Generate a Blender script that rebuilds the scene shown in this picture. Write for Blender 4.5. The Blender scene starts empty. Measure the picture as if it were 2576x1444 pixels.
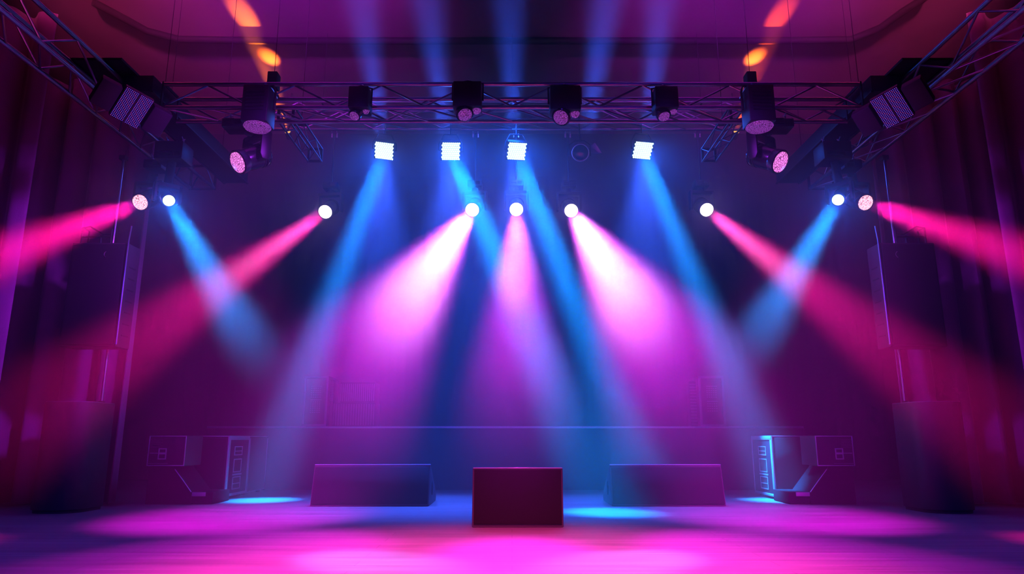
import bpy, bmesh, math, random
from mathutils import Vector, Matrix
random.seed(7)
S = bpy.context.scene
COL = S.collection
R = math.radians

# ------------------------------------------------------------------ camera
F = 1750.0                      # focal length in pixels of the 2576 px wide frame
PITCH = R(12.3)
EYE = Vector((0, 0, .7))
_c, _s = math.cos(PITCH), math.sin(PITCH)


def ray(x, y):
    u = (x - 1288) / F
    v = (722 - y) / F
    return Vector((u, _c - v * _s, _s + v * _c))


def at(x, y, Y):                # point on the vertical plane at distance Y
    d = ray(x, y)
    return EYE + d * (Y / d.y)


def onz(x, y, z=0.0):           # point on the horizontal plane at height z
    d = ray(x, y)
    return EYE + d * ((z - EYE.z) / d.z)


cam = bpy.data.cameras.new('stage_camera')
camo = bpy.data.objects.new('stage_camera', cam)
COL.objects.link(camo)
cam.sensor_width = 36
cam.lens = F / 2576 * 36
cam.clip_start = .05
camo.location = EYE
camo.rotation_euler = (math.pi / 2 + PITCH, 0, 0)
S.camera = camo
vs = S.view_settings
vs.view_transform = 'Standard'
vs.look = 'None'
vs.gamma = 1
vs.use_curve_mapping = False
vs.exposure = 0
cy = S.cycles
cy.max_bounces = 2
cy.diffuse_bounces = 1
cy.glossy_bounces = 1
cy.transmission_bounces = 2
cy.volume_bounces = 0
cy.caustics_reflective = False
cy.caustics_refractive = False

# ------------------------------------------------------------------ materials


def new_mat(name):
    m = bpy.data.materials.new(name)
    m.use_nodes = True
    return m, m.node_tree, m.node_tree.nodes['Principled BSDF']


def pmat(name, col, rough=.5, metal=0., spec=.5, bump=0., bscale=80., vary=0., vscale=6., sheen=0.):
    m, nt, b = new_mat(name)
    b.inputs['Base Color'].default_value = (*col, 1)
    b.inputs['Roughness'].default_value = rough
    b.inputs['Metallic'].default_value = metal
    b.inputs['Specular IOR Level'].default_value = spec
    if sheen:
        b.inputs['Sheen Weight'].default_value = sheen
        b.inputs['Sheen Roughness'].default_value = .4
    tc = nt.nodes.new('ShaderNodeTexCoord')
    if bump:
        n = nt.nodes.new('ShaderNodeTexNoise')
        n.inputs['Scale'].default_value = bscale
        n.inputs['Detail'].default_value = 3
        nt.links.new(tc.outputs['Object'], n.inputs['Vector'])
        bp = nt.nodes.new('ShaderNodeBump')
        bp.inputs['Strength'].default_value = bump
        bp.inputs['Distance'].default_value = .004
        nt.links.new(n.outputs['Fac'], bp.inputs['Height'])
        nt.links.new(bp.outputs[0], b.inputs['Normal'])
    if vary:
        n2 = nt.nodes.new('ShaderNodeTexNoise')
        n2.inputs['Scale'].default_value = vscale
        n2.inputs['Detail'].default_value = 4
        nt.links.new(tc.outputs['Object'], n2.inputs['Vector'])
        mx = nt.nodes.new('ShaderNodeMix')
        mx.data_type = 'RGBA'
        mx.inputs['A'].default_value = (*[c * (1 - vary) for c in col], 1)
        mx.inputs['B'].default_value = (*[min(1, c * (1 + vary)) for c in col], 1)
        nt.links.new(n2.outputs['Fac'], mx.inputs['Factor'])
        nt.links.new(mx.outputs['Result'], b.inputs['Base Color'])
    return m


def emat(name, col, strength, lines=0., base=(.02, .02, .02)):
    """a lit lens or LED: it gives off light; 'lines' breaks it into the cells and ridges of a moulded lens"""
    m, nt, b = new_mat(name)
    b.inputs['Base Color'].default_value = (*base, 1)
    b.inputs['Roughness'].default_value = .25
    b.inputs['Emission Color'].default_value = (*col, 1)
    b.inputs['Emission Strength'].default_value = strength
    if lines:
        tc = nt.nodes.new('ShaderNodeTexCoord')
        v = nt.nodes.new('ShaderNodeTexVoronoi')
        v.feature = 'DISTANCE_TO_EDGE'
        v.inputs['Scale'].default_value = lines
        nt.links.new(tc.outputs['Object'], v.inputs['Vector'])
        mr = nt.nodes.new('ShaderNodeMapRange')
        mr.inputs['From Min'].default_value = .03
        mr.inputs['From Max'].default_value = .14
        mr.inputs['To Min'].default_value = strength * .12
        mr.inputs['To Max'].default_value = strength
        nt.links.new(v.outputs['Distance'], mr.inputs['Value'])
        nt.links.new(mr.outputs[0], b.inputs['Emission Strength'])
    m.cycles.emission_sampling = 'NONE'
    return m


M = {}
M['black'] = pmat('black_paint', (.007, .006, .008), .42, 0, .5, .25, 220)
M['matte'] = pmat('matte_black_metal', (.009, .009, .011), .6, 0, .35, .15, 150)
M['gloss'] = pmat('gloss_black_plastic', (.012, .012, .015), .18, 0, .6)
M['truss'] = pmat('dark_aluminium_tube', (.30, .29, .33), .30, .9, .5, .1, 90, .25, 14)
M['shaded_tube'] = pmat('shaded_truss_tube', (.05, .05, .06), .4, .6)  # truss metal darkened, its weaker light put into the colour
M['steel'] = pmat('bright_steel', (.55, .55, .6), .28, 1.)
M['cabinet'] = pmat('black_cabinet_paint', (.022, .018, .024), .5, 0, .5, .5, 260, .2, 20)
M['wedge'] = pmat('cheek_lit_wedge_grey', (.075, .072, .08), .4, 0, .5, .4, 260)  # black lifted to grey, light on the cheeks put into the colour
M['grille'] = pmat('black_grille_cloth', (.009, .007, .010), .7, 0, .3, .8, 420)
M['trim'] = pmat('cabinet_edge_trim', (.22, .21, .26), .32, .6)
M['bright'] = pmat('edge_highlight_trim', (.62, .60, .68), .3, .5)  # paler copy of the trim, light on the edges put into its colour
M['rim'] = pmat('rim_highlight_white', (.8, .8, .82), .35)  # white stands in for the shine of the metal ring
M['label'] = pmat('pale_print', (.3, .3, .36), .5)
M['riser'] = pmat('riser_black_cloth', (.035, .028, .036), .75, 0, .3, .4, 60, .3, 3)
M['wall'] = pmat('black_back_drape', (.012, .010, .014), .9, 0, .2, .3, 20, .3, 2)
M['ceiling'] = pmat('dark_red_shaded_plaster', (.20, .13, .15), .85, 0, .2, .4, 5, .6, .55)  # soft blotches of shade put into the ceiling colour
M['duct'] = pmat('ceiling_black', (.012, .010, .012), .8, 0, .2)
M['curtain'] = pmat('purple_velvet', (.20, .07, .18), .85, 0, .25, .5, 160, .25, 4, .35)
M['glass'] = pmat('dark_lens_glass', (.02, .02, .03), .08, 0, .8)
M['dull'] = pmat('darkened_wedge_black', (.010, .008, .011), .85, 0, .1, .4, 120)  # black darkened to hold down the beam's light on the wedge cabinets
M['rubber'] = pmat('black_rubber', (.01, .01, .01), .8)
M['cyan_led'] = emat('lit_cyan_led', (.62, .97, 1.), 3.)
M['white_lens'] = emat('lit_magenta_lens', (1., .80, 1.), 6.)
M['red_lens'] = emat('lit_red_lens', (1., .42, .55), 2.6, 60)
M['pink_lens'] = emat('lit_pink_lens', (1., .22, .85), 1.3, 45)
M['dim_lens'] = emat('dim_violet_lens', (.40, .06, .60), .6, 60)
M['blue_led'] = emat('glow_blue_led', (.16, .07, .9), 1.1)  # glow put on the dots of the unlit panel
M['violet_led'] = emat('glow_violet_led', (.55, .08, .8), .8)  # same added glow for the violet dots
M['amber_lens'] = emat('lit_amber_lens', (1., .45, .08), 2.)


def floor_mat():
    m, nt, b = new_mat('dark_stage_boards')
    N = nt.nodes.new
    L = nt.links.new
    tc = N('ShaderNodeTexCoord')
    mp = N('ShaderNodeMapping')
    mp.inputs['Scale'].default_value = (.5, 13, 1)
    L(tc.outputs['Object'], mp.inputs['Vector'])
    n1 = N('ShaderNodeTexNoise')
    n1.inputs['Scale'].default_value = 1.6
    n1.inputs['Detail'].default_value = 6
    n1.inputs['Roughness'].default_value = .65
    L(mp.outputs[0], n1.inputs['Vector'])
    br = N('ShaderNodeTexBrick')
    br.offset = .37
    br.inputs['Color1'].default_value = (1, 1, 1, 1)
    br.inputs['Color2'].default_value = (.86, .86, .86, 1)
    br.inputs['Mortar'].default_value = (.62, .62, .62, 1)
    br.inputs['Scale'].default_value = 1
    br.inputs['Brick Width'].default_value = 2.4
    br.inputs['Row Height'].default_value = .16
    br.inputs['Mortar Size'].default_value = .003
    L(tc.outputs['Object'], br.inputs['Vector'])
    cr = N('ShaderNodeValToRGB')
    cr.color_ramp.elements[0].position = .3
    cr.color_ramp.elements[0].color = (.078, .072, .074, 1)
    cr.color_ramp.elements[1].position = .72
    cr.color_ramp.elements[1].color = (.20, .19, .195, 1)
    L(n1.outputs['Fac'], cr.inputs[0])
    mx = N('ShaderNodeMix')
    mx.data_type = 'RGBA'
    mx.blend_type = 'MULTIPLY'
    mx.inputs['Factor'].default_value = 1
    L(cr.outputs[0], mx.inputs['A'])
    L(br.outputs['Color'], mx.inputs['B'])
    L(mx.outputs['Result'], b.inputs['Base Color'])
    mr = N('ShaderNodeMapRange')
    mr.inputs['To Min'].default_value = .42
    mr.inputs['To Max'].default_value = .62
    L(n1.outputs['Fac'], mr.inputs['Value'])
    L(mr.outputs[0], b.inputs['Roughness'])
    bp = N('ShaderNodeBump')
    bp.inputs['Strength'].default_value = .25
    bp.inputs['Distance'].default_value = .004
    L(n1.outputs['Fac'], bp.inputs['Height'])
    L(bp.outputs[0], b.inputs['Normal'])
    b.inputs['Specular IOR Level'].default_value = .35
    return m


M['floor'] = floor_mat()

# ------------------------------------------------------------------ mesh helpers


class MB:
    """collects shapes (in the local frame of their thing) and links them as ONE mesh object"""

    def __init__(self, X=None):
        self.v, self.f, self.X = [], [], X

    def add(self, vs_, fs):
        b = len(self.v)
        for p in vs_:
            p = Vector(p)
            self.v.append(self.X @ p if self.X else p)
        self.f += [tuple(b + i for i in q) for q in fs]
        return self

    def box(self, lo, hi):
        (a, b, c), (d, e, g) = lo, hi
        return self.add([(a, b, c), (d, b, c), (d, e, c), (a, e, c), (a, b, g), (d, b, g), (d, e, g), (a, e, g)],
                        [(0, 3, 2, 1), (4, 5, 6, 7), (0, 1, 5, 4), (1, 2, 6, 5), (2, 3, 7, 6), (3, 0, 4, 7)])

    def cbox(self, c, s):
        return self.box([c[i] - s[i] / 2 for i in range(3)], [c[i] + s[i] / 2 for i in range(3)])

    def frame_of(self, d):
        d = Vector(d).normalized()
        a = Vector((0, 0, 1)) if abs(d.z) < .9 else Vector((1, 0, 0))
        x = d.cross(a).normalized()
        return x, d.cross(x).normalized()

    def tube(self, p, q, r, n=10, r2=None):
        p, q = Vector(p), Vector(q)
        r2 = r if r2 is None else r2
        x, y = self.frame_of(q - p)
        vv, ff = [], []
        for k in range(n):
            t = 2 * math.pi * k / n
            o = x * math.cos(t) + y * math.sin(t)
            vv += [p + o * r, q + o * r2]
        for k in range(n):
            j = (k + 1) % n
            ff.append((2 * k, 2 * k + 1, 2 * j + 1, 2 * j))
        ff.append(tuple(2 * k for k in range(n)))
        ff.append(tuple(2 * k + 1 for k in reversed(range(n))))
        return self.add(vv, ff)

    def path(self, pts, r, n=8):
        """a smooth bent tube through the points"""
        pts = [Vector(p) for p in pts]
        vv, ff = [], []
        ref = None
        for i, p in enumerate(pts):
            d = (pts[min(i + 1, len(pts) - 1)] - pts[max(i - 1, 0)]).normalized()
            if ref is None:
                x, y = self.frame_of(d)
            else:
                x = (ref - d * ref.dot(d)).normalized()
                y = d.cross(x)
            ref = x
            for k in range(n):
                t = 2 * math.pi * k / n
                vv.append(p + (x * math.cos(t) + y * math.sin(t)) * r)
        for i in range(len(pts) - 1):
            for k in range(n):
                j = (k + 1) % n
                ff.append((i * n + k, i * n + j, (i + 1) * n + j, (i + 1) * n + k))
        ff.append(tuple(reversed(range(n))))
        ff.append(tuple((len(pts) - 1) * n + k for k in range(n)))
        return self.add(vv, ff)

    def lathe(self, prof, n=24, closed=False):
        """profile of (radius, z) turned about local Z"""
        vv, ff = [], []
        for r, z in prof:
            for k in range(n):
                t = 2 * math.pi * k / n
                vv.append((r * math.cos(t), r * math.sin(t), z))
        m = len(prof)
        for i in range(m - 1 if not closed else m):
            i2 = (i + 1) % m
            for k in range(n):
                j = (k + 1) % n
                ff.append((i * n + k, i * n + j, i2 * n + j, i2 * n + k))
        if not closed:
            ff.append(tuple(reversed(range(n))))
            ff.append(tuple((m - 1) * n + k for k in range(n)))
        return self.add(vv, ff)

    def prism(self, poly, axis, a, b):
        """polygon in the two other axes (in x,y,z order) pulled along one axis from a to b"""
        n = len(poly)

        def P(p, t):
            return {0: (t, p[0], p[1]), 1: (p[0], t, p[1]), 2: (p[0], p[1], t)}[axis]
        return self.add([P(p, a) for p in poly] + [P(p, b) for p in poly],
                        [tuple(reversed(range(n))), tuple(range(n, 2 * n))] +
                        [(k, (k + 1) % n, n + (k + 1) % n, n + k) for k in range(n)])

    def rframe(self, x0, x1, z0, z1, w, y0, y1):
        """a rectangular frame of bars w wide in the XZ plane"""
        for lo, hi in (((x0, y0, z0), (x1, y1, z0 + w)), ((x0, y0, z1 - w), (x1, y1, z1)),
                       ((x0, y0, z0 + w), (x0 + w, y1, z1 - w)), ((x1 - w, y0, z0 + w), (x1, y1, z1 - w))):
            self.box(lo, hi)
        return self

    def mesh(self, name, mat, bevel=0., seg=2, smooth=True):
        me = bpy.data.meshes.new(name)
        me.from_pydata([tuple(p) for p in self.v], [], self.f)
        bm = bmesh.new()
        bm.from_mesh(me)
        bmesh.ops.recalc_face_normals(bm, faces=bm.faces)
        if bevel:
            es = [e for e in bm.edges if len(e.link_faces) == 2 and e.calc_face_angle(0) > R(28)]
            bmesh.ops.bevel(bm, geom=es, offset=bevel, segments=seg, profile=.5, affect='EDGES', clamp_overlap=True)
        bm.to_mesh(me)
        bm.free()
        me.materials.append(mat)
        if smooth:
            me.shade_smooth()
            me.set_sharp_from_angle(angle=R(35))
        return me

    def build(self, name, mat, parent=None, bevel=0., seg=2, label=None):
        o = bpy.data.objects.new(name, self.mesh(name, mat, bevel, seg))
        COL.objects.link(o)
        if parent:
            o.parent = parent
        if label:
            o['label'] = label
        return o


def thing(name, label, cat, loc=(0, 0, 0), rz=0., group=None):
    o = bpy.data.objects.new(name, None)
    o.empty_display_size = .1
    COL.objects.link(o)
    o.location = loc
    o.rotation_euler = (0, 0, rz)
    return tag(o, label, cat, group)


def tag(o, label, cat, group=None):
    o['label'] = label
    o['category'] = cat
    if group:
        o['group'] = group
    return o


def struct(name, mb, mat, bevel=0.):
    o = mb.build(name, mat, None, bevel)
    o['kind'] = 'structure'
    return o


def aim(d, roll=0.):
    """rotation whose local -Z looks along d, local X level"""
    z = -Vector(d).normalized()
    x = Vector((0, 0, 1)).cross(z)
    if x.length < .02:
        x = Vector((1, 0, 0))
    x.normalize()
    m = Matrix((x, z.cross(x), z)).transposed().to_4x4()
    return m @ Matrix.Rotation(roll, 4, 'Z')


# ------------------------------------------------------------------ the room
CEIL = 6.5
struct('floor', MB().box((-8, -1.5, -.1), (8, 12.6, 0)), M['floor'])
struct('ceiling', MB().box((-8, -1.5, CEIL), (8, 12.6, CEIL + .1)), M['ceiling'])
struct('wall_back', MB().box((-8, 12.6, -.1), (8, 12.7, CEIL + .1)), M['wall'])
struct('wall_left', MB().box((-8.1, -1.5, -.1), (-8, 12.7, CEIL + .1)), M['wall'])
struct('wall_right', MB().box((8, -1.5, -.1), (8.1, 12.7, CEIL + .1)), M['wall'])
# long black ceiling duct; its bent ends stand in for shadow streaks
zt = 6.445
pts = [onz(235, 6, zt), onz(300, 40, zt), onz(370, 78, zt), onz(450, 99, zt), onz(700, 103, zt), onz(1288, 103, zt), onz(1900, 103, zt),
       onz(2140, 100, zt), onz(2215, 70, zt), onz(2270, 30, zt), onz(2330, -8, zt)]
tag(MB().path(pts, .05, 12).build('ceiling_duct', M['duct']),
    'long black duct across the reddish ceiling above the trusses, shadow streaks at its ends', 'duct')

# back drape: pleated black cloth behind the platform
mb = MB()
nx, nz = 260, 8
vv = []
for j in range(nz + 1):
    z = .02 + (5.55 - .02) * j / nz
    for i in range(nx + 1):
        x = -6.6 + 13.2 * i / nx
        vv.append((x, 12.42 + .016 * math.sin(x * 17) * (1 - .3 * j / nz) + .006 * math.sin(x * 41 + 1), z))
ff = [(j * (nx + 1) + i, j * (nx + 1) + i + 1, (j + 1) * (nx + 1) + i + 1, (j + 1) * (nx + 1) + i) for j in range(nz) for i in range(nx)]
bd = mb.add(vv, ff).build('backdrop_curtain', M['wall'])
tag(bd, 'wide black pleated curtain across the back wall behind the platform', 'curtain')

# ------------------------------------------------------------------ side curtains


def curtain(name, label, group, x0, y0, x1, y1, ztop, nf, amp, phase, sharp=1.0, seed=1):
    rnd = random.Random(seed)
    n, nz_ = nf * 22, 10
    d = Vector((x1 - x0, y1 - y0))
    L = d.length
    d.normalize()
    nrm = Vector((d.y, -d.x))
    amps = [amp * rnd.uniform(.55, 1.15) for _ in range(nf + 2)]
    offs = [rnd.uniform(-.18, .18) for _ in range(nf + 2)]
    lean = [rnd.uniform(-.05, .05) for _ in range(nf + 2)]
    vv, ff = [], []
    for j in range(nz_ + 1):
        h = j / nz_
        z = .015 + (ztop - .015) * h
        for i in range(n + 1):
            t = i / n
            q = t * nf + phase
            k = int(q) % (nf + 1)
            fr = q - int(q)
            a = amps[k] * (1 - fr) + amps[k + 1] * fr
            q2 = q + (offs[k] * (1 - fr) + offs[k + 1] * fr) + (lean[k] * (1 - fr) + lean[k + 1] * fr) * h * 2
            w = math.sin(2 * math.pi * q2)
            w = math.copysign(abs(w) ** sharp, w) + .18 * math.sin(4 * math.pi * q2 + 1.3)
            p = Vector((x0, y0)) + d * (t * L) + nrm * (w * a * (1 - .35 * h))
            vv.append((p.x, p.y, z))
    for j in range(nz_):
        for i in range(n):
            ff.append((j * (n + 1) + i, j * (n + 1) + i + 1, (j + 1) * (n + 1) + i + 1, (j + 1) * (n + 1) + i))
    o = MB().add(vv, ff).build(name, M['curtain'])
    s = o.modifiers.new('cloth_thickness', 'SOLIDIFY')
    s.thickness = .012
    s.offset = 0
    return tag(o, label, 'curtain', group)


curtain('stage_curtain', 'purple velvet curtain in broad folds behind the hanging speaker at the left side', 'side curtains',
        -6.7, 7.75, -4.34, 7.95, 5.0, 7, .19, .1, .8, 3)
curtain('stage_curtain', 'purple velvet curtain nearest the camera at the left edge of the picture', 'side curtains',
        -7.6, 6.25, -5.05, 6.95, 5.3, 6, .20, .4, .8, 5)
curtain('stage_curtain', 'purple velvet curtain in narrow lit folds behind the hanging speaker at the right side', 'side curtains',
        4.34, 7.95, 6.7, 7.75, 5.0, 7, .19, .3, .8, 8)
curtain('stage_curtain', 'dark velvet curtain nearest the camera at the right edge of the picture', 'side curtains',
        5.05, 6.95, 7.6, 6.25, 5.3, 6, .20, .1, .8, 9)

# ------------------------------------------------------------------ trusses


def truss(label, p, q, w, h, bay, hang, rc=.022, rb=.010, hoist=(), plates=(), metal='truss'):
    """box truss from p to q (bottom centre line): four chords, zigzag braces on front, back and bottom"""
    p, q = Vector(p), Vector(q)
    L = (q - p).length
    rz = math.atan2(q.y - p.y, q.x - p.x)
    t = thing('lighting_truss', label, 'truss', p, rz, 'aluminium trusses above the stage')
    for y in (-w / 2, w / 2):
        for z in (0, h):
            MB().tube((0, y, z), (L, y, z), rc, 12).build('chord', M[metal], t)
    n = max(2, round(L / bay))
    b = L / n
    m1 = MB().tube((0, 0, rc * .6), (b, 0, h - rc * .6), rb, 7).mesh('brace', M[metal])
    m2 = MB().tube((0, -w / 2 + rc * .6, 0), (b, w / 2 - rc * .6, 0), rb, 7).mesh('brace', M[metal])
    for k in range(n):
        for me, y, flip in ((m1, -w / 2, 0), (m1, w / 2, 1), (m2, 0, 0)):
            o = bpy.data.objects.new('brace', me)
            COL.objects.link(o)
            o.parent = t
            if (k + flip) % 2:
                if me is m1:
                    o.matrix_local = Matrix.Translation(((k + 1) * b, y, 0)) @ Matrix.Rotation(math.pi, 4, 'Z')
                else:
                    o.matrix_local = Matrix.Translation(((k + 1) * b, 0, 0)) @ Matrix.Rotation(math.pi, 4, 'Z') @ Matrix.Identity(4)
            else:
                o.location = (k * b, y, 0)
    for x in (0, L):
        mb_ = MB()
        e = -.014 if x == 0 else .002
        mb_.rframe(-w / 2 - rc, w / 2 + rc, -rc, h + rc, .03, 0, .012)
        mb_.X = None
        o = mb_.build('end_plate', M['matte'], t)
        o.rotation_euler = (0, 0, math.pi / 2)
        o.location = (x + e + .012, 0, 0)
    for x in hang:
        mb_ = MB()
        mb_.tube((x, 0, h + .02), (x, 0, CEIL - p.z - .01), .003, 6)
        mb_.tube((x, -w / 2, h + .03), (x, w / 2, h + .03), .012, 8)
        mb_.build('hanger', M['matte'], t)
    for x in hoist:
        MB().box((x - .05, -.06, h + .03), (x + .05, .06, h + .2)).build('hoist', M['matte'], t, .01)
    for a, b_, yy0, yy1 in plates:
        MB().box((a, yy0, h + .026), (b_, yy1, h + .05)).build('corner_plate', M['matte'], t)
    return t


FY, FZ, FH, FW = 6.46, 3.88, .25, .31           # front cross truss
truss('front horizontal truss spanning the stage with two moving heads at each end', (-3.44, FY, FZ), (3.44, FY, FZ), FW, FH, .42,
      (1.02, 5.86), hoist=(1.02, 5.86))
RY, RZ = 9.15, 5.05                              # rear cross truss
truss('rear horizontal truss in the blue haze carrying the cyan LED panels', (-3.5, RY, RZ), (3.5, RY, RZ), .3, .28, .5, (.8, 3.5, 6.2))
SX = 4.0
truss('side truss running from the upper left corner towards the stage', (-SX, 2.6, FZ - .02), (-SX, 8.5, FZ - .02), .30, .30, .42, (1.0, 4.9),
      plates=((3.35, 3.95, -.32, .22),))
truss('side truss running from the upper right corner towards the stage', (SX, 2.6, FZ - .02), (SX, 8.5, FZ - .02), .30, .30, .42, (1.0, 4.9),
      plates=((3.35, 3.95, -.22, .32),))
truss('short faint truss running back behind the left pair of moving heads', (-2.36, 6.72, FZ + .06), (-2.36, 7.8, FZ + .06), .16, .16, .26, (.5,), rc=.011, rb=.005, metal='shaded_tube')
truss('short faint truss running back behind the right pair of moving heads', (2.36, 6.72, FZ + .06), (2.36, 7.8, FZ + .06), .16, .16, .26, (.5,), rc=.011, rb=.005, metal='shaded_tube')


def girder(label, x0, x1):
    t = thing('hanging_girder', label, 'beam', ((x0 + x1) / 2, 6.2, 4.0), 0, 'black girders beside the side trusses')
    hw = (x1 - x0) / 2
    MB().box((-hw, 0, 0), (hw, 2.5, .17)).build('body', M['matte'], t, .008)
    mb_ = MB()
    for s in (-1, 1):
        mb_.box((s * hw - .012, -.003, -.012), (s * hw + .012, 2.503, .006))
    mb_.build('edge_strip', M['black'], t)
    for y in (.5, 2.0):
        MB().tube((0, y, .17), (0, y, CEIL - 4.01), .003, 6).build('hanger', M['matte'], t)
    return t


girder('solid black girder running back beside the left side truss', -3.80, -3.50)
girder('solid black girder running back beside the right side truss', 3.50, 3.80)

# ------------------------------------------------------------------ lighting fixtures


def clamp(t, x, z, mat=None, r=.03, y=0.):
    """half-coupler hooked round a chord at height z"""
    mb_ = MB()
    pts_ = [(x, y + (r + .008) * math.cos(a), z + (r + .008) * math.sin(a)) for a in [R(-150 + 15 * k) for k in range(9)]]
    mb_.path(pts_, .007, 6)
    mb_.tube((x, y, z - r - .012), (x, y, z - r - .07), .012, 8)
    return mb_.build('clamp', mat or M['steel'], t)


def moving_head(label, top, lens_at, d, lens_mat, group, base=(.26, .22, .12), rad=.10, drop=0., cat='stage light', name='moving_head_spotlight',
                arm_side=None, lensr=None, clampz=None):
    """hung moving head. top: top centre of its base box; lens_at: centre of its lens; d: direction it looks"""
    top, lens_at, d = Vector(top), Vector(lens_at), Vector(d).normalized()
    t = thing(name, label, cat, top, 0, group)
    bw, bd_, bh = base
    MB().box((-bw / 2, -bd_ / 2, -bh), (bw / 2, bd_ / 2, 0)).build('base', M['black'], t, .014)
    mb_ = MB()
    for k in range(4):
        mb_.box((-bw / 2 + .03, -bd_ / 2 - .004, -bh + .025 + k * .018), (bw / 2 - .10, -bd_ / 2 + .002, -bh + .033 + k * .018))
    mb_.box((bw / 2 - .085, -bd_ / 2 - .004, -bh + .03), (bw / 2 - .025, -bd_ / 2 + .002, -bh + .075))
    mb_.build('control_panel', M['gloss'], t)
    if drop:
        MB().tube((0, 0, .0), (0, 0, drop), .011, 8).build('drop_pipe', M['matte'], t)
    for s in (-1, 1):
        clamp(t, s * bw * .28 if not drop else s * .0 + s * .035, (drop or .07) + .035)
    lensL = lens_at - top
    hl = rad * 3.0                                # head length
    pivot = lensL - d * (hl * .62)
    # yaw of the yoke so that its arms stand either side of the head
    yaw = math.atan2(d.x, -d.y)
    Xy = Matrix.Translation((pivot.x, pivot.y, 0)) @ Matrix.Rotation(yaw, 4, 'Z')
    aw = rad + .045
    zc = min(-bh - .035, pivot.z + rad * 1.9)
    yk = MB(Xy)
    yk.box((-aw - .02, -.045, zc - .03), (aw + .02, .045, zc + .015))
    for s in (-1, 1):
        yk.prism([(-.05, zc), (.05, zc), (.055, pivot.z - .02), (.03, pivot.z - .065), (-.03, pivot.z - .065), (-.055, pivot.z - .02)], 0,
                 s * (aw - .006), s * (aw + .022))
    yk.build('yoke', M['black'], t, .006)
    nk = MB()
    nk.tube((pivot.x * .5, pivot.y * .5, -bh), (pivot.x, pivot.y, zc + .012), .045, 16)
    nk.build('swivel', M['matte'], t)
    A = Matrix.Translation(pivot) @ aim(d)
    hd = MB(A)
    f = hl * .62
    hd.lathe([(rad * .35, hl * .40), (rad * .78, hl * .37), (rad * .96, hl * .22), (rad * 1.0, 0), (rad * .97, -f * .45), (rad * .92, -f * .62),
              (rad * 1.0, -f * .70), (rad * 1.04, -f * .97), (rad * .93, -f), (rad * .9, -f + .012)], 28)
    hd.build('head', M['gloss'], t)
    fin = MB(A)
    for k in range(3):
        z0 = hl * (.06 + .09 * k)
        fin.lathe([(rad * 1.0, z0), (rad * 1.035, z0 + .004), (rad * 1.035, z0 + .012), (rad * 1.0, z0 + .016)], 28, True)
    fin.build('cooling_fin', M['matte'], t)
    lr = lensr or rad * .86
    ln = MB(A)
    ln.lathe([(lr, -f + .010), (lr, -f - .002), (lr * .8, -f - rad * .10), (lr * .45, -f - rad * .16), (lr * .05, -f - rad * .18)], 28)
    ln.build('lens', lens_mat, t)
    return t, (A @ Vector((0, 0, -f - .05)))


def led_panel(label, center, d, size, group, pipe_top, roll=0., cell=None, cellmat=None, name='led_panel_spotlight', n=9):
    """square LED panel head on a yoke, hung on a drop pipe"""
    center, d = Vector(center), Vector(d).normalized()
    t = thing(name, label, 'stage light', center, 0, group)
    A = aim(d, roll)
    s = size / 2
    MB(A).box((-s - .012, -s - .012, .008), (s + .012, s + .012, .085)).build('housing', M['black'], t, .008)
    fin = MB(A)
    for k in range(7):
        x = -s + .02 + k * (size - .04) / 6
        fin.box((x - .004, -s + .01, .085), (x + .004, s - .01, .115))
    fin.build('heat_sink', M['matte'], t)
    # the cells: rows of small round lenses set close together
    c = MB(A)
    st = size / n
    for i in range(n):
        for j in range(n):
            x = -s + st * (i + .5 + (.22 if j % 2 else -.22))
            y = -s + st * (j + .5)
            c.lathe([(st * .47, .010), (st * .44, -.002), (st * .25, -.008)], 8)
            for q in range(1, 25):
                pass
            m = len(c.v)
            T = A @ Vector((x, y, 0)) - A @ Vector((0, 0, 0))
            for q in range(m - 24, m):
                c.v[q] = c.v[q] + T
    c.build('led_array', cellmat or M['cyan_led'], t)
    # yoke and pipe
    ax = (A @ Vector((1, 0, 0))).normalized()
    up = (A @ Vector((0, 0, 1))).normalized()
    a0 = ax * (s + .035) + up * .05
    a1 = -ax * (s + .035) + up * .05
    top = Vector((up.x * .05, up.y * .05, s + .14))
    yk = MB()
    yk.path([a0 - ax * .03, a0, a0 * .98 + Vector((0, 0, s * .8)), top + ax * (s * .7), top, top - ax * (s * .7), a1 * .98 + Vector((0, 0, s * .8)), a1, a1 + ax * .03], .010, 8)
    yk.build('yoke', M['matte'], t)
    if pipe_top:
        MB().tube(top, (top.x, top.y, pipe_top - center.z), .010, 8).build('drop_pipe', M['matte'], t)
    return t, center + d * .03


CYL = 'cyan LED panels under the rear truss'
MGL = 'magenta spotlights hanging in front of the back curtain'
LIGHTS = []

# four lit cyan panels
panels = [((966, 380), (658, 1258), R(8), 'lit cyan LED panel whose beam slants down left of all the other panels'),
          ((1134, 381), (1530, 1288), R(-6), 'lit cyan LED panel above the white-hot spot that leans left of centre'),
          ((1300, 381), (1640, 1262), R(-2), 'lit cyan LED panel straight above the spot shining straight down'),
          ((1617, 379), (1964, 1258), R(5), 'lit cyan LED panel farthest right under the rear truss, beside the dark round can')]
PAN = []
for (px, tp, roll, lab) in panels:
    c = at(px[0], px[1], 9.0)
    tg = onz(*tp)
    d = (tg - c).normalized() * .55 + (EYE - c).normalized() * .75
    t, e = led_panel(lab, c, d, .25, CYL, RZ - .03, roll)
    PAN.append((e, tg))

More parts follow.
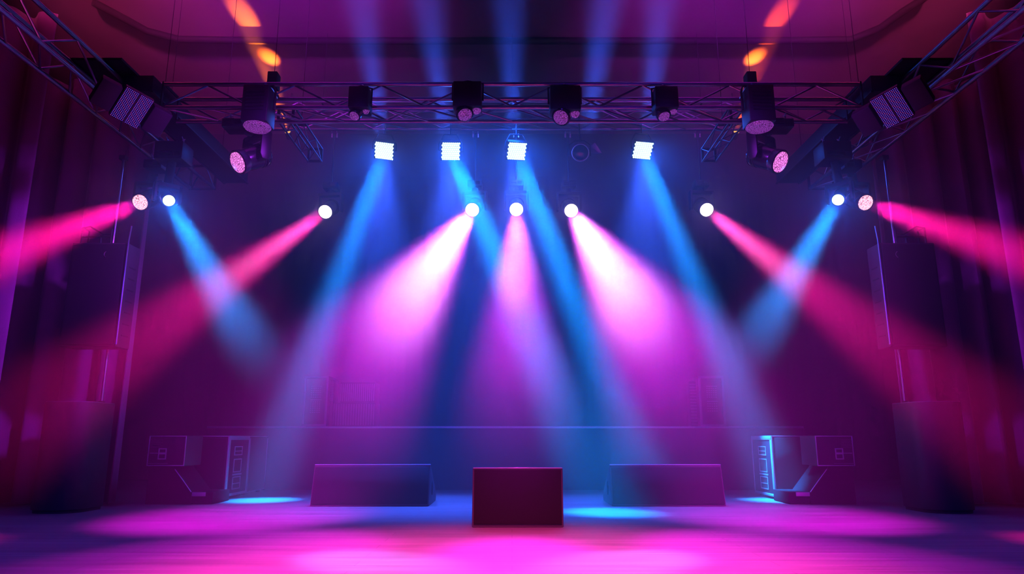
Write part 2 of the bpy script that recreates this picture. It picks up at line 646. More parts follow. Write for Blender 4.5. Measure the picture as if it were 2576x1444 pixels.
# five magenta / pink spots
spots = [((818, 533), (300, 896), 'magenta spotlight with a narrow pink beam slanting down to the lower left', 'RD'),
         ((1188, 528), (576, 1396), 'white-hot magenta spotlight throwing a broad beam down to the left', 'MG'),
         ((1299, 527), (1299, 1400), 'white-hot magenta spotlight in the middle shining straight down', 'MG'),
         ((1437, 530), (1992, 1396), 'white-hot magenta spotlight throwing a broad beam down to the right', 'MG'),
         ((1778, 528), (2290, 925), 'magenta spotlight with a narrow pink beam slanting down to the lower right', 'RD')]
SPT = []
for (px, tp, lab, k) in spots:
    c = at(px[0], px[1], 9.05)
    tg = onz(*tp) if k == 'MG' else at(tp[0], tp[1], 6.3)
    d = (tg - c).normalized()
    hd = (d * .75 + (EYE - c).normalized() * .35).normalized()
    top = c - hd * .2 + Vector((0, .0, .36))
    t, e = moving_head(lab, top, c, hd, M['white_lens'], MGL, (.2, .2, .1), .105, RZ - top.z - .10)
    SPT.append((c + hd * .06, tg, k))

# cyan moving heads under the ends of the side trusses
CYA = []
for px, tp, bp, lab in (((425, 505), (640, 882), (440, 366), 'black moving head with a cyan beam hanging from the left side truss'),
                        ((2108, 503), (1884, 882), (2092, 366), 'black moving head with a cyan beam hanging from the right side truss')):
    c = at(px[0], px[1], 6.82)
    tg = at(tp[0], tp[1], 5.4)
    d = (tg - c).normalized()
    hd = (d * .8 + (EYE - c).normalized() * .3).normalized()
    top = at(bp[0], bp[1], 6.95)
    t, e = moving_head(lab, top, c, hd, M['cyan_led'], 'cyan moving heads on the side trusses', (.30, .26, .2), .066, 0)
    CYA.append((c + hd * .05, tg))

# red multi-cell heads by the side curtains
REDS = []
for px, tp, lab, sx in (((352, 509), (-60, 668), 'red multi-cell spotlight shining left across the curtain above the hanging speaker', -1),
                        ((2178, 510), (2640, 668), 'red multi-cell spotlight shining right across the curtain above the hanging speaker', 1)):
    c = at(px[0], px[1], 7.2)
    tg = at(tp[0], tp[1], 5.9)
    d = (tg - c).normalized()
    hd = (d + (EYE - c).normalized() * .55).normalized()
    top = Vector((c.x - sx * .16, c.y - .04, 3.66))
    t, e = moving_head(lab, top, c, hd, M['red_lens'], 'red spotlights by the side curtains', (.2, .2, .1), .095, 0)
    REDS.append((c + hd * .05, tg))

# pairs on the front truss: boxed head plus moving head, at each end
for sx, bx, mx, ml, sd in ((-1, 655, 606, (597, 409), 'left'), (1, 1903, 1950, (1964, 408), 'right')):
    # square wash light in front of the truss
    top = at(bx, 226, FY - .50)
    t = thing('wash_spotlight', 'tall black boxed light with a violet glass underneath, %s end of front truss' % sd, 'stage light', top, 0,
              'boxed lights on the front truss')
    MB().box((-.12, -.11, -.36), (.12, .11, 0)).build('housing', M['black'], t, .012)
    MB().lathe([(.118, -.362), (.125, -.375), (.11, -.395), (.06, -.405)], 24).build('lens', M['dim_lens'], t)
    mb_ = MB()
    for k in range(6):
        mb_.box((-.085, -.116, -.08 - .035 * k), (.085, -.109, -.066 - .035 * k))
    mb_.build('vent', M['gloss'], t)
    MB().path([(-.14, 0, -.2), (-.145, 0, -.02), (-.12, .02, .05), (.12, .02, .05), (.145, 0, -.02), (.14, 0, -.2)], .011, 8).build('yoke', M['matte'], t)
    MB().path([(.05 * -sx, -.02, .05), (.05 * -sx, .16, .09), (.05 * -sx, .30, .07)], .010, 8).build('hook', M['steel'], t)
    # its moving head neighbour, hung below the lower chord
    lens = at(ml[0], ml[1], FY - .26)
    d = Vector((sx * .62, -.75, -.62))
    top = at(mx, 284, FY - .05)
    top.z = FZ - .14
    top.y = FY - .12
    moving_head('black moving head with a glowing pink lens below the %s end of the front truss' % sd, top, lens, d, M['pink_lens'],
                'pink moving heads under the front truss', (.22, .2, .09), .115, 0)

# four boxed heads along the middle of the front truss
for bx, by, w, h, lab, dd in ((908, 228, .19, .22, 'small dark boxed light in the haze at the first upward blue beam', (-.3, -.5, -.9)),
                              (1177, 216, .27, .26, 'black boxed moving head with violet lenses left of the centre of the front truss', (.25, -.5, -.8)),
                              (1420, 226, .29, .25, 'black boxed moving head with violet dome lens, right of the front truss centre', (-.3, -.55, -.7)),
                              (1671, 228, .22, .22, 'small dark boxed light with two violet glints at the last upward blue beam', (.2, -.4, -.9))):
    top = at(bx, by, FY - .32)
    t = thing('boxed_spotlight', lab, 'stage light', top, 0, 'boxed lights on the front truss')
    MB().box((-w / 2, -.10, -h), (w / 2, .10, 0)).build('housing', M['black'], t, .012)
    MB().path([(-w / 2 - .01, 0, -h * .6), (-w / 2 - .012, 0, .02), (0, .01, .055), (w / 2 + .012, 0, .02), (w / 2 + .01, 0, -h * .6)], .009, 8).build('yoke', M['matte'], t)
    MB().path([(0, .01, .05), (0, .06, .09), (0, .12, .07)], .010, 8).build('hook', M['steel'], t)
    A = Matrix.Translation((-.03, -.02, -h - .03)) @ aim(Vector(dd))
    r = w * .30
    MB(A).lathe([(r * .8, .06), (r, .02), (r * 1.05, -.03), (r * .9, -.04)], 20).build('head', M['gloss'], t)
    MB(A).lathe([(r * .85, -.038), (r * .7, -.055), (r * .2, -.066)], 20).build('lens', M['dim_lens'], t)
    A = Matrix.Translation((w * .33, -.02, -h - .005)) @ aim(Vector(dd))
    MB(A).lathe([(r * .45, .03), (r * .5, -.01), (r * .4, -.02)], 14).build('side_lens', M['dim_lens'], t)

# the unlit can
c = at(1460, 384, 8.7)
t = thing('can_spotlight', 'unlit dark round can light with a shiny rim ring, hanging between the lit panels', 'stage light', c)
d = (EYE - c).normalized() + Vector((0, 0, -.12))
A = aim(d)
MB(A).lathe([(.04, .26), (.085, .25), (.092, .16), (.098, .02), (.104, 0), (.104, -.02), (.092, -.022), (.088, .03)], 28).build('can_body', M['gloss'], t)
MB(A).lathe([(.112, -.026), (.117, -.018), (.112, -.010), (.106, -.018)], 36, True).build('rim', M['rim'], t, label='shiny metal rim ring')
MB(A).lathe([(.09, .012), (.06, .002), (.01, -.002)], 28).build('lens', M['glass'], t)
mb_ = MB(A)
for k in range(4):
    z0 = .07 + .045 * k
    mb_.lathe([(.099, z0), (.104, z0 + .004), (.104, z0 + .012), (.099, z0 + .016)], 28, True)
mb_.build('cooling_fin', M['trim'], t)
MB().path([(-.14, .05, -.02), (-.14, .06, .14), (-.06, .07, .2), (.06, .07, .2), (.14, .06, .14), (.14, .05, -.02)], .009, 8).build('yoke', M['matte'], t)
MB().tube((0, .07, .2), (0, .07, RZ - c.z - .03), .010, 8).build('drop_pipe', M['matte'], t)
A2 = Matrix.Translation((.19, .06, .06)) @ Matrix.Rotation(R(-25), 4, 'Y')
MB(A2).prism([(-.05, .06), (.06, .09), (.075, -.08), (.02, -.07), (-.06, -.01)], 1, -.008, .008).build('barn_door', M['trim'], t, .002)

# blue LED blinders on the corner of each side truss
for px, sx, sd in ((332, -1, 'left'), (2243, 1, 'right')):
    c = at(px, 272, 5.75)
    d = (EYE + Vector((0, 1.5, 0)) - c).normalized() + Vector((0, 0, -.25))
    t = thing('led_blinder_spotlight', 'unlit LED panel of tiny blue dots between two black boxes on the %s truss corner' % sd, 'stage light', c, 0,
              'blue dotted panels on the truss corners')
    A = aim(d, R(-16) * sx)
    w, h = .125, .155
    MB(A).box((-w, -h, .006), (w, h, .07)).build('housing', M['black'], t, .006)
    for s in (-1, 1):
        MB(A).box((s * (w + .10) - .085, -h * .8, -.03), (s * (w + .10) + .085, h * .8, .11)).build('side_box', M['matte'], t, .012)
    for nm, matk, par, half in (('led_array', 'blue_led', 0, 0), ('accent_led', 'violet_led', 1, 0), ('led_array', 'blue_led', 0, 1), ('accent_led', 'violet_led', 1, 1)):
        mb_ = MB(A)
        cnt = 0
        for i in range(17):
            for j in range(21):
                if i == 8 or (i < 8) != (half == 0):
                    continue
                if ((i * 7 + j * 13) % 4 == 0) != bool(par):
                    continue
                x = -w + .012 + i * (2 * w - .024) / 16
                y = -h + .012 + j * (2 * h - .024) / 20
                r = .0042
                mb_.add([(x - r, y, -.001), (x, y - r, -.001), (x + r, y, -.001), (x, y + r, -.001), (x, y, -.005)],
                        [(0, 1, 4), (1, 2, 4), (2, 3, 4), (3, 0, 4), (3, 2, 1, 0)])
        mb_.build(nm, M[matk], t)
    MB(A).box((-.008, -h, -.004), (.008, h, .004)).build('divider', M['matte'], t)
    MB().path([(0, .06, .05), (0, .09, .17), (sx * .12, .1, .19), (sx * .28, .1, .19)], .012, 8).build('bracket', M['matte'], t)

# small amber floods that throw the orange streaks on the ceiling
AMB = []
for sx, px, sd in ((-1, 718, 'left'), (1, 1950, 'right')):
    c = Vector((sx * 3.78, 10.9, 5.75))
    t = thing('ceiling_spotlight', 'small amber lamp under the ceiling behind the %s end of the front truss' % sd, 'stage light', c, 0, 'amber ceiling lamps')
    d = Vector((0, -1.6, .75))
    A = aim(d)
    MB(A).lathe([(.03, .14), (.05, .13), (.055, 0), (.05, -.006)], 16).build('can_body', M['matte'], t)
    MB(A).lathe([(.045, -.007), (.03, -.014), (.005, -.016)], 16).build('lens', M['amber_lens'], t)
    MB().tube((0, .06, .055), (0, .06, CEIL - 5.75 - .005), .01, 8).build('stem', M['matte'], t)
    AMB.append((c + d.normalized() * .05, sx))

# ------------------------------------------------------------------ hanging speakers, plinths, poles
for sx, sd in ((-1, 'left'), (1, 'right')):
    dx = -.18 if sx > 0 else 0      # the right-hand set stands a little closer in
    cx = sx * 4.30 + dx
    yf = 7.0
    z0, z1 = 1.61, 2.70
    t = thing('hanging_speaker', 'tall black loudspeaker hanging in front of the %s side curtain' % sd, 'loudspeaker', (cx, yf, z0), 0, 'hanging loudspeakers')
    hw, dp, hh = .29, .26, z1 - z0
    MB().box((-hw, 0, 0), (hw, dp, hh)).build('cabinet', M['cabinet'], t, .012)
    MB().box((-hw + .02, -.014, .02), (hw - .02, .002, hh - .02)).build('front_grille', M['grille'], t, .006)
    ix = -sx * hw
    mb_ = MB()
    for k in range(7):
        zz = .12 + k * .12
        mb_.box((ix - .004 if ix > 0 else ix - .003, .08, zz), (ix + .003 if ix > 0 else ix + .004, dp - .06, zz + .012))
    mb_.build('side_slot', M['matte'], t)
    rail = MB().path([(ix * 1.055, -.02, .02), (ix * 1.055, -.02, hh * .5), (ix * 1.055, -.02, hh + .02), (ix * 1.06, 0, hh + .18)], .008, 8)
    rail.build('corner_rail', M['steel'], t, label='thin bright metal rail along the inner front edge')
    A = Matrix.Translation((-sx * .10 + (.0), -.016, hh - .13)) @ Matrix.Rotation(R(90), 4, 'X')
    mb_ = MB(A)
    for k in range(9):
        a0, a1 = R(120 + k * 14), R(120 + (k + 1) * 14)
        mb_.tube((.035 * math.cos(a0), .035 * math.sin(a0), 0), (.035 * math.cos(a1), .035 * math.sin(a1), 0), .004, 6)
    mb_.build('handle', M['steel'], t, label='glint of a handle near the top, shaped as a small crescent')  # crescent shape stands in for the glint on the handle
    fr = MB()
    ox = sx * hw
    fr.path([(ox * .92, .1, hh), (ox * .92, .1, hh + .19), (ox * .6, .08, hh + .20), (ox * .15, .1, hh + .12), (-ox * .1, .12, hh + .13)], .009, 8)
    fr.path([(ox * .92, .1, hh + .09), (-ox * .15, .12, hh + .10)], .009, 8)
    fr.path([(ox * .25, .12, hh), (ox * .25, .12, hh + .11)], .012, 8)
    fr.path([(ox * .92, .22, hh), (ox * .92, .22, hh + .19), (ox * .92, .1, hh + .19)], .009, 8)
    fr.path([(-ox * .12, .12, hh + .005), (-ox * .12, .12, hh + .18)], .009, 8)
    fr.build('rigging_frame', M['black'], t)
    # suspension pole from the frame up to the side truss
    p0 = Vector((cx + sx * .07, yf + .34, z1 + .06))
    t2 = thing('hanging_pole', 'thin bright pole holding the %s loudspeaker up to the side truss' % sd, 'pole', p0, 0, 'poles above the hanging loudspeakers')
    MB().tube((0, 0, 0), (0, 0, FZ - .09 - p0.z), .014, 12).build('tube', M['steel'], t2)
    MB().box((-.03, -.03, -.05), (.03, .03, .012)).build('foot_clamp', M['matte'], t2, .004)
    MB().box((-.035, -.035, FZ - .12 - p0.z), (.035, .035, FZ - .07 - p0.z)).build('top_clamp', M['matte'], t2, .004)
    # plinth: tall black column with rounded edges
    px_ = sx * 4.42 + dx
    t3 = thing('speaker_plinth', 'tall dark rounded column standing on the floor under the %s hanging loudspeaker' % sd, 'plinth', (px_, 7.2, 0), 0, 'rounded columns under the loudspeakers')
    pw, pd, pr = .25, .28, .18
    poly = []
    for (qx, qy, a0) in ((pw - pr, -pd + pr, -90), (pw - pr, pd - pr * .5, 0), (-pw + pr, pd - pr * .5, 90), (-pw + pr, -pd + pr, 180)):
        rr = pr if qy < 0 else pr * .5
        for k in range(8):
            a = R(a0 + 90 * k / 7)
            poly.append((qx + (pr if True else rr) * math.cos(a), qy + rr * math.sin(a)))
    MB().prism(poly, 2, .03, 1.055).build('body', M['cabinet'], t3, .006)
    MB().prism([(x * .94, y * .94) for x, y in poly], 2, 0, .035).build('base', M['rubber'], t3)
    MB().prism([(x * .985, y * .985) for x, y in poly], 2, 1.055, 1.062).build('top_cap', M['trim'], t3)
    # lower pole between plinth and loudspeaker
    lx = sx * 4.21 + dx
    t4 = thing('speaker_pole', 'short bright pole standing between the %s column and its loudspeaker' % sd, 'pole', (lx, 7.22, 1.063), 0, 'poles under the hanging loudspeakers')
    MB().tube((0, 0, .012), (0, 0, z0 - 1.063 - .003), .013, 12).build('tube', M['steel'], t4)
    MB().lathe([(.034, 0), (.034, .008), (.02, .014)], 20).build('flange', M['matte'], t4)

# ------------------------------------------------------------------ floor monitors


def wedge_side(y0=0, d=.74, h=.42):
    return [(y0, 0), (y0 + d * .96, 0), (y0 + d, .05), (y0 + d * .86, h * .36), (y0 + .15, h - .005), (y0 + .10, h)]


def long_monitor(label, x0, x1, yb, flip):
    t = thing('floor_monitor', label, 'stage monitor', ((x0 + x1) / 2, yb, 0), 0, 'long wedge monitors')
    hw = (x1 - x0) / 2
    prof = wedge_side()
    MB().prism(prof, 0, -hw, hw).build('cabinet', M['wedge'], t, .008)
    # front grille follows the sloping front
    g = [(-.012, .025), (.002, .025), (.100, .40), (.086, .40)]
    MB().prism(g, 0, -hw + .012, hw - .012).build('front_grille', M['grille'], t, .003)
    MB().box((-hw + .002, .095, .418), (hw - .002, .135, .428)).build('top_edge', M['bright'], t, .003, label='pale strip for the highlight along the top edge')  # strip added as the highlight of the edge
    for s in (-1, 1):
        # oval hand hole in the end cheek
        A = Matrix.Translation((s * (hw + .001), .30, .17)) @ Matrix.Rotation(R(90), 4, 'Y') @ Matrix.Rotation(R(-10), 4, 'Z')
        mb_ = MB(A)
        n = 20
        vv_ = [(.075 * math.cos(2 * math.pi * k / n), .045 * math.sin(2 * math.pi * k / n), z) for z in (-.004, .004) for k in range(n)]
        mb_.add(vv_, [tuple(reversed(range(n))), tuple(range(n, 2 * n))] + [(k, (k + 1) % n, n + (k + 1) % n, n + k) for k in range(n)])
        mb_.build('handle_hole', M['rubber'], t)
    return t


ya = onz(1000, 1274).y
dl = ya * _c - .7 * _s
long_monitor('long black wedge monitor on the floor left of the small front box', (779 - 1288) / F * dl, (1078 - 1288) / F * dl, ya, 1)
long_monitor('long black wedge monitor in the cyan pool, right of the small front box', (1540 - 1288) / F * dl, (1827 - 1288) / F * dl, ya, -1)

yc = onz(1300, 1327).y
dc = yc * _c - .7 * _s
x0, x1 = (1187 - 1288) / F * dc, (1418 - 1288) / F * dc
t = thing('front_monitor', 'small square black monitor box alone at the front centre of the floor', 'stage monitor', ((x0 + x1) / 2, yc, 0))
hw = (x1 - x0) / 2
hh = .463
MB().prism([(0, .0), (.42, 0), (.46, .05), (.30, hh - .03), (.05, hh), (.012, hh)], 0, -hw, hw).build('cabinet', M['wedge'], t, .008)
MB().prism([(-.012, .03), (.002, .03), (.014, hh - .012), (.0, hh - .012)], 0, -hw + .014, hw - .014).build('front_grille', M['grille'], t, .003)
MB().box((-hw + .004, .006, hh - .003), (hw - .004, .045, hh + .005)).build('top_edge', M['bright'], t, .002, label='pale strip for the highlight along the top edge')  # edge highlight built as a pale strip

# ------------------------------------------------------------------ speaker stacks at the sides


def sockets(t, x, s, zs, y0, y1, face):
    """recessed handle cups in a side cheek: bright frame and dark dish"""
    for k, (za, zb) in enumerate(zs):
        mb_ = MB()
        e = .006 * face
        lo, hi = sorted((x, x + e))
        for a, b in (((lo, y0, za), (hi, y1, za + .012)), ((lo, y0, zb - .012), (hi, y1, zb)),
                     ((lo, y0, za + .012), (hi, y0 + .018, zb - .012)), ((lo, y1 - .018, za + .012), (hi, y1, zb - .012))):
            mb_.box(a, b)
        if k != 1:
            zz = za + (zb - za) * .42
            mb_.box((lo, y0 + .018, zz), (hi, y1 - .018, zz + .010))
        fo = mb_.build('handle_frame', M['bright'], t)
        lo2, hi2 = sorted((x, x + e * .3))
        MB().box((lo2, y0 + .018, za + .012), (hi2, y1 - .018, zb - .012)).build('handle_dish', M['rubber'], fo)


def big_cabinet(label, xin, w, yf, dp, h, side, detail=True, group='bass cabinets at the stage sides'):
    """side = +1: its inner cheek (towards the middle) is at +x"""
    t = thing('bass_speaker', label, 'loudspeaker', (xin, yf, 0), 0, group)
    lo, hi = sorted((0, -side * w))
    MB().box((lo, 0, .03), (hi, dp, h)).build('cabinet', M['cabinet'], t, .008)
    mb_ = MB()
    for x in (lo + .06, hi - .06):
        for y in (.07, dp - .07):
            mb_.tube((x, y, 0), (x, y, .032), .025, 12)
    mb_.build('rubber_foot', M['rubber'], t)
    MB().box((lo + .03, -.012, .06), (hi - .03, .002, h - .03)).build('front_grille', M['grille'], t, .004)
    MB().rframe(lo, hi, .03, h, .014, -.006, .003).build('front_trim', M['bright'], t, .002)
    x = 0
    e = .005 * side
    l2, h2 = sorted((x - .001 * side, x + e))
    mb_ = MB()
    w2 = .03 if detail else .010
    for a, b in (((l2, 0, .03), (h2, dp, .03 + w2)), ((l2, 0, h - w2 - (.02 if detail else 0)), (h2, dp, h)), ((l2, 0, .03 + w2), (h2, w2 * 1.6, h - w2 - .02)),
                 ((l2, dp - w2 * .8, .03 + w2), (h2, dp, h - w2 - .02))):
        mb_.box(a, b)
    mb_.build('side_trim', M['bright'], t, .001)
    if detail:
        sockets(t, 0, side, ((.10, .25), (.30, .46), (.50, .61)), dp * .28, dp * .66, side)
        MB().box((l2, dp * .26, .265), (h2 + (.004 if side > 0 else 0), dp * .68, .285)).build('side_bar', M['bright'], t)
    return t


A_Y = 8.5
xl = (577 - 1288) / F * (A_Y * _c)
big_cabinet('large bass cabinet with three handle cups in its bright cheek, on the left', xl, .60, A_Y, .66, .735, 1)
big_cabinet('plain bass cabinet standing right behind the left one with handle cups', xl, .58, A_Y + .675, .66, .735, 1, False)
xr = (1940 - 1288) / F * (A_Y * _c)
big_cabinet('large bass cabinet with three handle cups in its bright cheek, on the right', xr, .60, A_Y, .70, .735, -1)


def side_stack(side, X):
    """wedge speaker with a boxed amplifier on top; X maps the pixel columns of the left stack to world x"""
    sd = 'left' if side > 0 else 'right'
    yf = 7.9
    t = thing('wedge_speaker', 'dark wedge cabinet with a slanting side and a pale lip, at the %s stack' % sd, 'loudspeaker', (X(440), yf, 0), 0, 'wedge cabinets at the stage sides')
    o = X(440)
    P = [(X(374) - o, 0), (X(489) - o, 0), (X(487) - o, .13), (X(441) - o, .37), (X(436) - o, .405), (X(374) - o, .405)]
    MB().prism(P, 1, 0, .50).build('cabinet', M['dull'], t, .008)
    a, b = sorted((X(487) - o, X(540) - o))
    MB().box((a, .02, .004), (b, .48, .128)).build('lower_body', M['dull'], t, .004)
    a, b = sorted((X(488) - o, X(522) - o))
    MB().box((a, .008, .085), (b, .022, .127)).build('front_lip', M['label'], t, .002, label='pale rectangular plate low on the front')
    sl = [(X(487) - o, .13), (X(441) - o, .37)]
    MB().tube((sl[0][0], .0, sl[0][1]), (sl[1][0], .0, sl[1][1]), .006, 8).build('edge_strip', M['trim'], t)
    t2 = thing('amplifier_case', 'small boxed amplifier with a square handle on its front, on the %s wedge cabinet' % sd, 'amplifier', (X(419), yf - .03, .407), 0,
               'amplifier cases on the wedge cabinets')
    o = X(419)
    a, b = sorted((X(372) - o, X(466) - o))
    H_ = .325
    MB().box((a, 0, 0), (b, .42, H_)).build('case', M['cabinet'], t2, .006)
    MB().rframe(a, b, 0, H_, .010, -.006, .003).build('front_trim', M['bright'], t2, .002)
    hx = X(409) - o
    fo = MB().rframe(hx - .045, hx + .045, .07, .19, .012, -.010, -.001)
    fo.box((hx - .033, -.010, .125), (hx + .033, -.001, .145))
    fo.build('handle', M['bright'], t2, .001)
    mb_ = MB()
    for k in range(6):
        q0, q1 = sorted((X(377) - o, X(402) - o))
        mb_.box((q0, -.005, .20 + k * .016), (q1 + .02 * (k % 2), -.001, .203 + k * .016))
    mb_.build('vent', M['trim'], t2)
    q0, q1 = sorted((X(377) - o, X(398) - o))
    MB().box((q0, -.006, .132), (q1, -.001, .142)).build('name_strip', M['label'], t2)
    q0, q1 = sorted((X(374) - o, X(425) - o))
    MB().box((q0, -.008, .022), (q1, -.001, .032)).build('bottom_strip', M['trim'], t2)


dz_ = 7.9 * _c - .3 * _s
side_stack(1, lambda x: (x - 1288) / F * dz_)
side_stack(-1, lambda x: (2520 - x - 1288) / F * dz_)

# ------------------------------------------------------------------ rear platform and what stands on it
RF = 10.1
rx0, rx1 = (520 - 1288) / F * (RF * _c), (2022 - 1288) / F * (RF * _c)
t = thing('stage_platform', 'long low dark platform across the back of the stage', 'platform', ((rx0 + rx1) / 2, RF, 0))
hw = (rx1 - rx0) / 2
MB().box((-hw, 0, 0), (hw, 2.2, .845)).build('skirt', M['riser'], t)
MB().box((-hw - .01, -.012, .845), (hw + .01, 2.2, .872)).build('deck', M['bright'], t, .004, label='platform deck, paled for the highlight on its edge')  # edge highlight put into the pale deck colour
PZ = .873


def tall_cabinet(label, x0, x1, rows):
    y = RF + .25
    t = thing('rack_cabinet', label, 'cabinet', ((x0 + x1) / 2, y, PZ), 0, 'framed cabinets on the platform')
    w = (x1 - x0) / 2
    h = .735
    MB().box((-w, 0, 0), (w, .4, h)).build('case', M['cabinet'], t, .005)
    MB().rframe(-w, w, 0, h, .035, -.012, .002).build('frame', M['trim'], t, .003)
    for (za, zb, n) in rows:
        mb_ = MB()
        mb_.box((-.075, -.004, zb), (.085, .001, zb + .008))
        for j in range(n):
            zz = za + (zb - za) * j / n
            for i in range(5):
                mb_.box((-.072 + i * .032, -.004, zz), (-.072 + i * .032 + .016, .001, zz + .008))
        mb_.build('label_print', M['label'], t)['kind'] = 'stuff'
    return t


sc = RF * _c + .25
tall_cabinet('tall framed cabinet with a printed panel on the platform, beside the slatted crates', (757 - 1288) / F * sc, (819 - 1288) / F * sc, ((.42, .58, 5), (.20, .38, 6)))
tall_cabinet('tall framed cabinet with a printed panel standing alone on the right part of the platform', (1764 - 1288) / F * sc, (1829 - 1288) / F * sc, ((.42, .58, 5), (.22, .36, 4)))
nx0, nx1 = (1743 - 1288) / F * sc, (1760 - 1288) / F * sc
t = thing('cable_column', 'narrow gridded column against the side of the lone framed cabinet on the platform', 'column', ((nx0 + nx1) / 2, RF + .3, PZ))
w = (nx1 - nx0) / 2 - .003
MB().box((-w, 0, 0), (w, .2, .66)).build('body', M['cabinet'], t, .004)
mb_ = MB()
for k in range(14):
    mb_.box((-w, -.005, .03 + k * .045), (w, .001, .036 + k * .045))
mb_.build('grid', M['trim'], t)
for lab, za, zb, a, b in (('slatted black crate on the platform, lower of the two', PZ, PZ + .345, 834, 940),
                          ('slatted black crate lying on top of the other crate on the platform', PZ + .348, PZ + .64, 850, 938)):
    xa, xb = (a - 1288) / F * sc, (b - 1288) / F * sc
    t = thing('slatted_crate', lab, 'crate', ((xa + xb) / 2, RF + .25, za), 0, 'slatted crates on the platform')
    w = (xb - xa) / 2
    h = zb - za
    MB().box((-w, 0, 0), (w, .4, h)).build('case', M['cabinet'], t, .004)
    mb_ = MB()
    n = 17
    for k in range(n):
        x = -w + .012 + k * (2 * w - .024) / (n - 1)
        mb_.box((x - .004, -.008, .02), (x + .004, .001, h - .02))
    mb_.build('slat', M['trim'], t)
xa, xb = (822 - 1288) / F * sc, (832 - 1288) / F * sc
t = thing('mesh_box', 'narrow mesh-fronted box between the framed cabinet and the slatted crates', 'box', ((xa + xb) / 2, RF + .28, PZ))
w = (xb - xa) / 2 - .002
MB().box((-w, 0, 0), (w, .3, .68)).build('case', M['cabinet'], t, .003)
mb_ = MB()
for k in range(12):
    mb_.box((-w, -.005, .38 + k * .024), (w, .001, .385 + k * .024))
mb_.build('mesh_front', M['trim'], t)

# ------------------------------------------------------------------ haze
w = bpy.data.worlds.new('dark_house')
S.world = w
w.use_nodes = True
bg = w.node_tree.nodes['Background']
bg.inputs[0].default_value = (0, 0, 0, 1)
bg.inputs[1].default_value = 0
hm = bpy.data.materials.new('thin_stage_haze')
hm.use_nodes = True
nt = hm.node_tree
nt.nodes.remove(nt.nodes['Principled BSDF'])
sca = nt.nodes.new('ShaderNodeVolumeScatter')
sca.inputs['Color'].default_value = (1, 1, 1, 1)
sca.inputs['Density'].default_value = .08
sca.inputs['Anisotropy'].default_value = .62
nt.links.new(sca.outputs[0], nt.nodes['Material Output'].inputs['Volume'])
hz = MB().box((-7.98, 5.4, -.03), (7.98, 12.58, CEIL + .03)).build('stage_haze', hm)
tag(hz, 'thin even haze hanging over the whole stage that makes the light beams visible', 'haze')
hz['kind'] = 'stuff'

# ------------------------------------------------------------------ lights


def spot(name, loc, tgt, col, power, ang, blend=1., r=.06):
    l = bpy.data.lights.new(name, 'SPOT')
    l.color = col
    l.energy = power
    l.spot_size = R(ang)
    l.spot_blend = blend
    l.shadow_soft_size = r
    o = bpy.data.objects.new(name, l)
    COL.objects.link(o)
    o.location = loc
    o.rotation_euler = (Vector(tgt) - Vector(loc)).to_track_quat('-Z', 'Y').to_euler()
    return o


CY = (.002, .245, 1.)
BL = (.008, .10, 1.)
MG = (.95, .006, .9)
HOT = (1., .50, 1.)
RD = (1., .004, .30)
PU = (.10, .015, .9)

for (e, tg), pw in zip(PAN, (64000, 54000, 92000, 74000)):
    spot('cyan_beam', e, tg, CY, pw, 11.5, 1, .11)
    spot('cyan_spill', e + Vector((0, -.08, 0)), tg, BL, 110, 170, 1, .1)
for (e, tg) in CYA:
    spot('cyan_beam', e, tg, CY, 6000, 11.5, 1, .075)
    spot('cyan_spill', e + Vector((0, -.05, 0)), tg, BL, 20, 170, 1, .08)
for (e, tg, k) in SPT:
    if k == 'MG':
        mid = abs(tg.x) < .5
        spot('magenta_beam', e, tg, MG, 4300 if mid else 6400, 15 if mid else 22, 1, .09)
        if mid:
            tc_ = at(1299, 730, 5.4)
        else:
            tc_ = at(985, 815, 5.4) if tg.x < 0 else at(1620, 815, 5.4)
        spot('magenta_core', e, tc_, HOT, 2600 if mid else 7500, 6.0 if mid else 11, 1, .08)
        spot('violet_fill', e, tg, (.16, .015, .9), 12, 170, 1, .08)  # violet fill added at the spot to tint the middle haze
    else:
        spot('pink_beam', e, tg, RD, 8800, 14, 1, .08)
        spot('pink_core', e, at(570, 706, 5.4) if tg.x < 0 else at(1990, 697, 5.4), HOT, 1900, 3.4, 1, .07)
        spot('side_violet_fill', e, tg, (.25, .015, .9), 7, 170, 1, .08)  # violet fill added for the haze at the sides
for (e, tg) in REDS:
    spot('red_beam', e, tg, RD, 10500, 19, 1, .085)
    spot('red_spill', e, tg, RD, 3, 160, 1, .085)

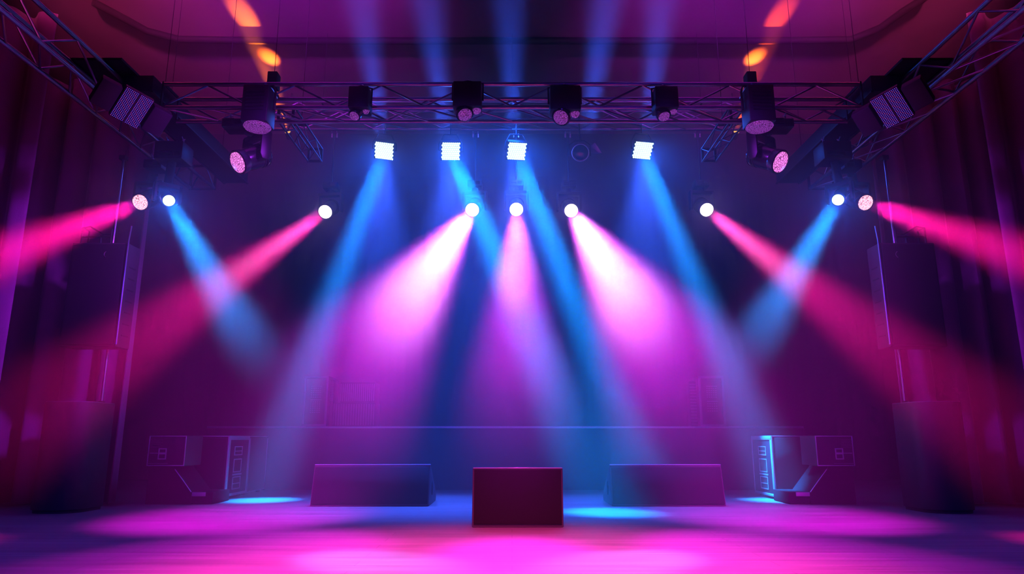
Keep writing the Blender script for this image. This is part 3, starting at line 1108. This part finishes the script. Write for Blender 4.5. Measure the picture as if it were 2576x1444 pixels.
# blue beams shooting up from the rear truss towards the ceiling
for x, y, tx, ty in ((962, 345, 868, -260), (1122, 345, 1040, -260), (1292, 345, 1272, -260), (1478, 345, 1560, -260), (1628, 345, 1690, -260)):
    e = at(x, y, 9.0)
    spot('up_beam', e, onz(tx, ty, CEIL), (.03, .10, 1.), 8000, 17, 1, .11)

# orange streaks on the ceiling
for (e, sx) in AMB:
    spot('amber_streak', e, Vector((e.x, 9.85, CEIL)), (1., .16, .008), 4200, 15, 1, .03)
    spot('amber_streak', e, Vector((e.x - sx * .02, 8.78, CEIL)), (1., .15, .008) if sx < 0 else (1., .07, .012), 9000 if sx < 0 else 5000, 10, 1, .03)
# unseen lamps added above and behind the camera: floor colour, curtains, ceiling and a faint wash over the fronts
for sx in (-1, 1):
    spot('ceiling_wash', (sx * 2.0, 2.8, 5.2), (sx * 2.9, 8.2, CEIL), (.60, .02, .95), 6500, 46, 1, .15)
    spot('ceiling_wash_red', (sx * 4.2, 3.2, 5.5), (sx * 4.9, 7.7, CEIL), (1., .06, .34), 5200, 38, 1, .15)
    spot('front_wash', (sx * 2.2, -1.0, 3.6), (sx * 1.8, 7.5, .6), PU, 260, 70, 1, .15)
    spot('side_wash', (sx * -.2, 4.3, 4.0), (sx * 5.9, 7.2, 1.7), (.34, .025, .85), 3400 if sx < 0 else 1900, 34, 1, .25)
    spot('floor_magenta', (sx * 2.7, 3.0, 5.2), onz(1288 + sx * 690, 1301), MG, 11000, 24, 1, .1)
    spot('floor_blue', (sx * 3.4, 1.6, 5.2), (sx * 3.6, 5.2, 0), (.01, .03, 1.), 900, 50, 1, .1)
spot('back_wash', (0, 8.9, 4.95), (0, 11.5, 1.5), BL, 200, 150, 1, .2)  # added lamp without a fixture, lifts the blue at the back
spot('front_pink', (0, 1.4, 6.2), (0, 3.6, 0), (1., .045, .30), 17000, 41, .9, .12)
spot('front_magenta', (0, 1.5, 6.2), (0, 3.2, 0), (.7, .005, .8), 900, 48, .9, .12)
# added wide lamps at the panels, filling the middle of the stage with blue
for (e, tg), x in zip(PAN, (-1.7, -.7, .1, 1.6)):
    spot('blue_wash', e, (x, 8.0, 0), (.03, .10, 1.), 4200, 46, 1, .11)
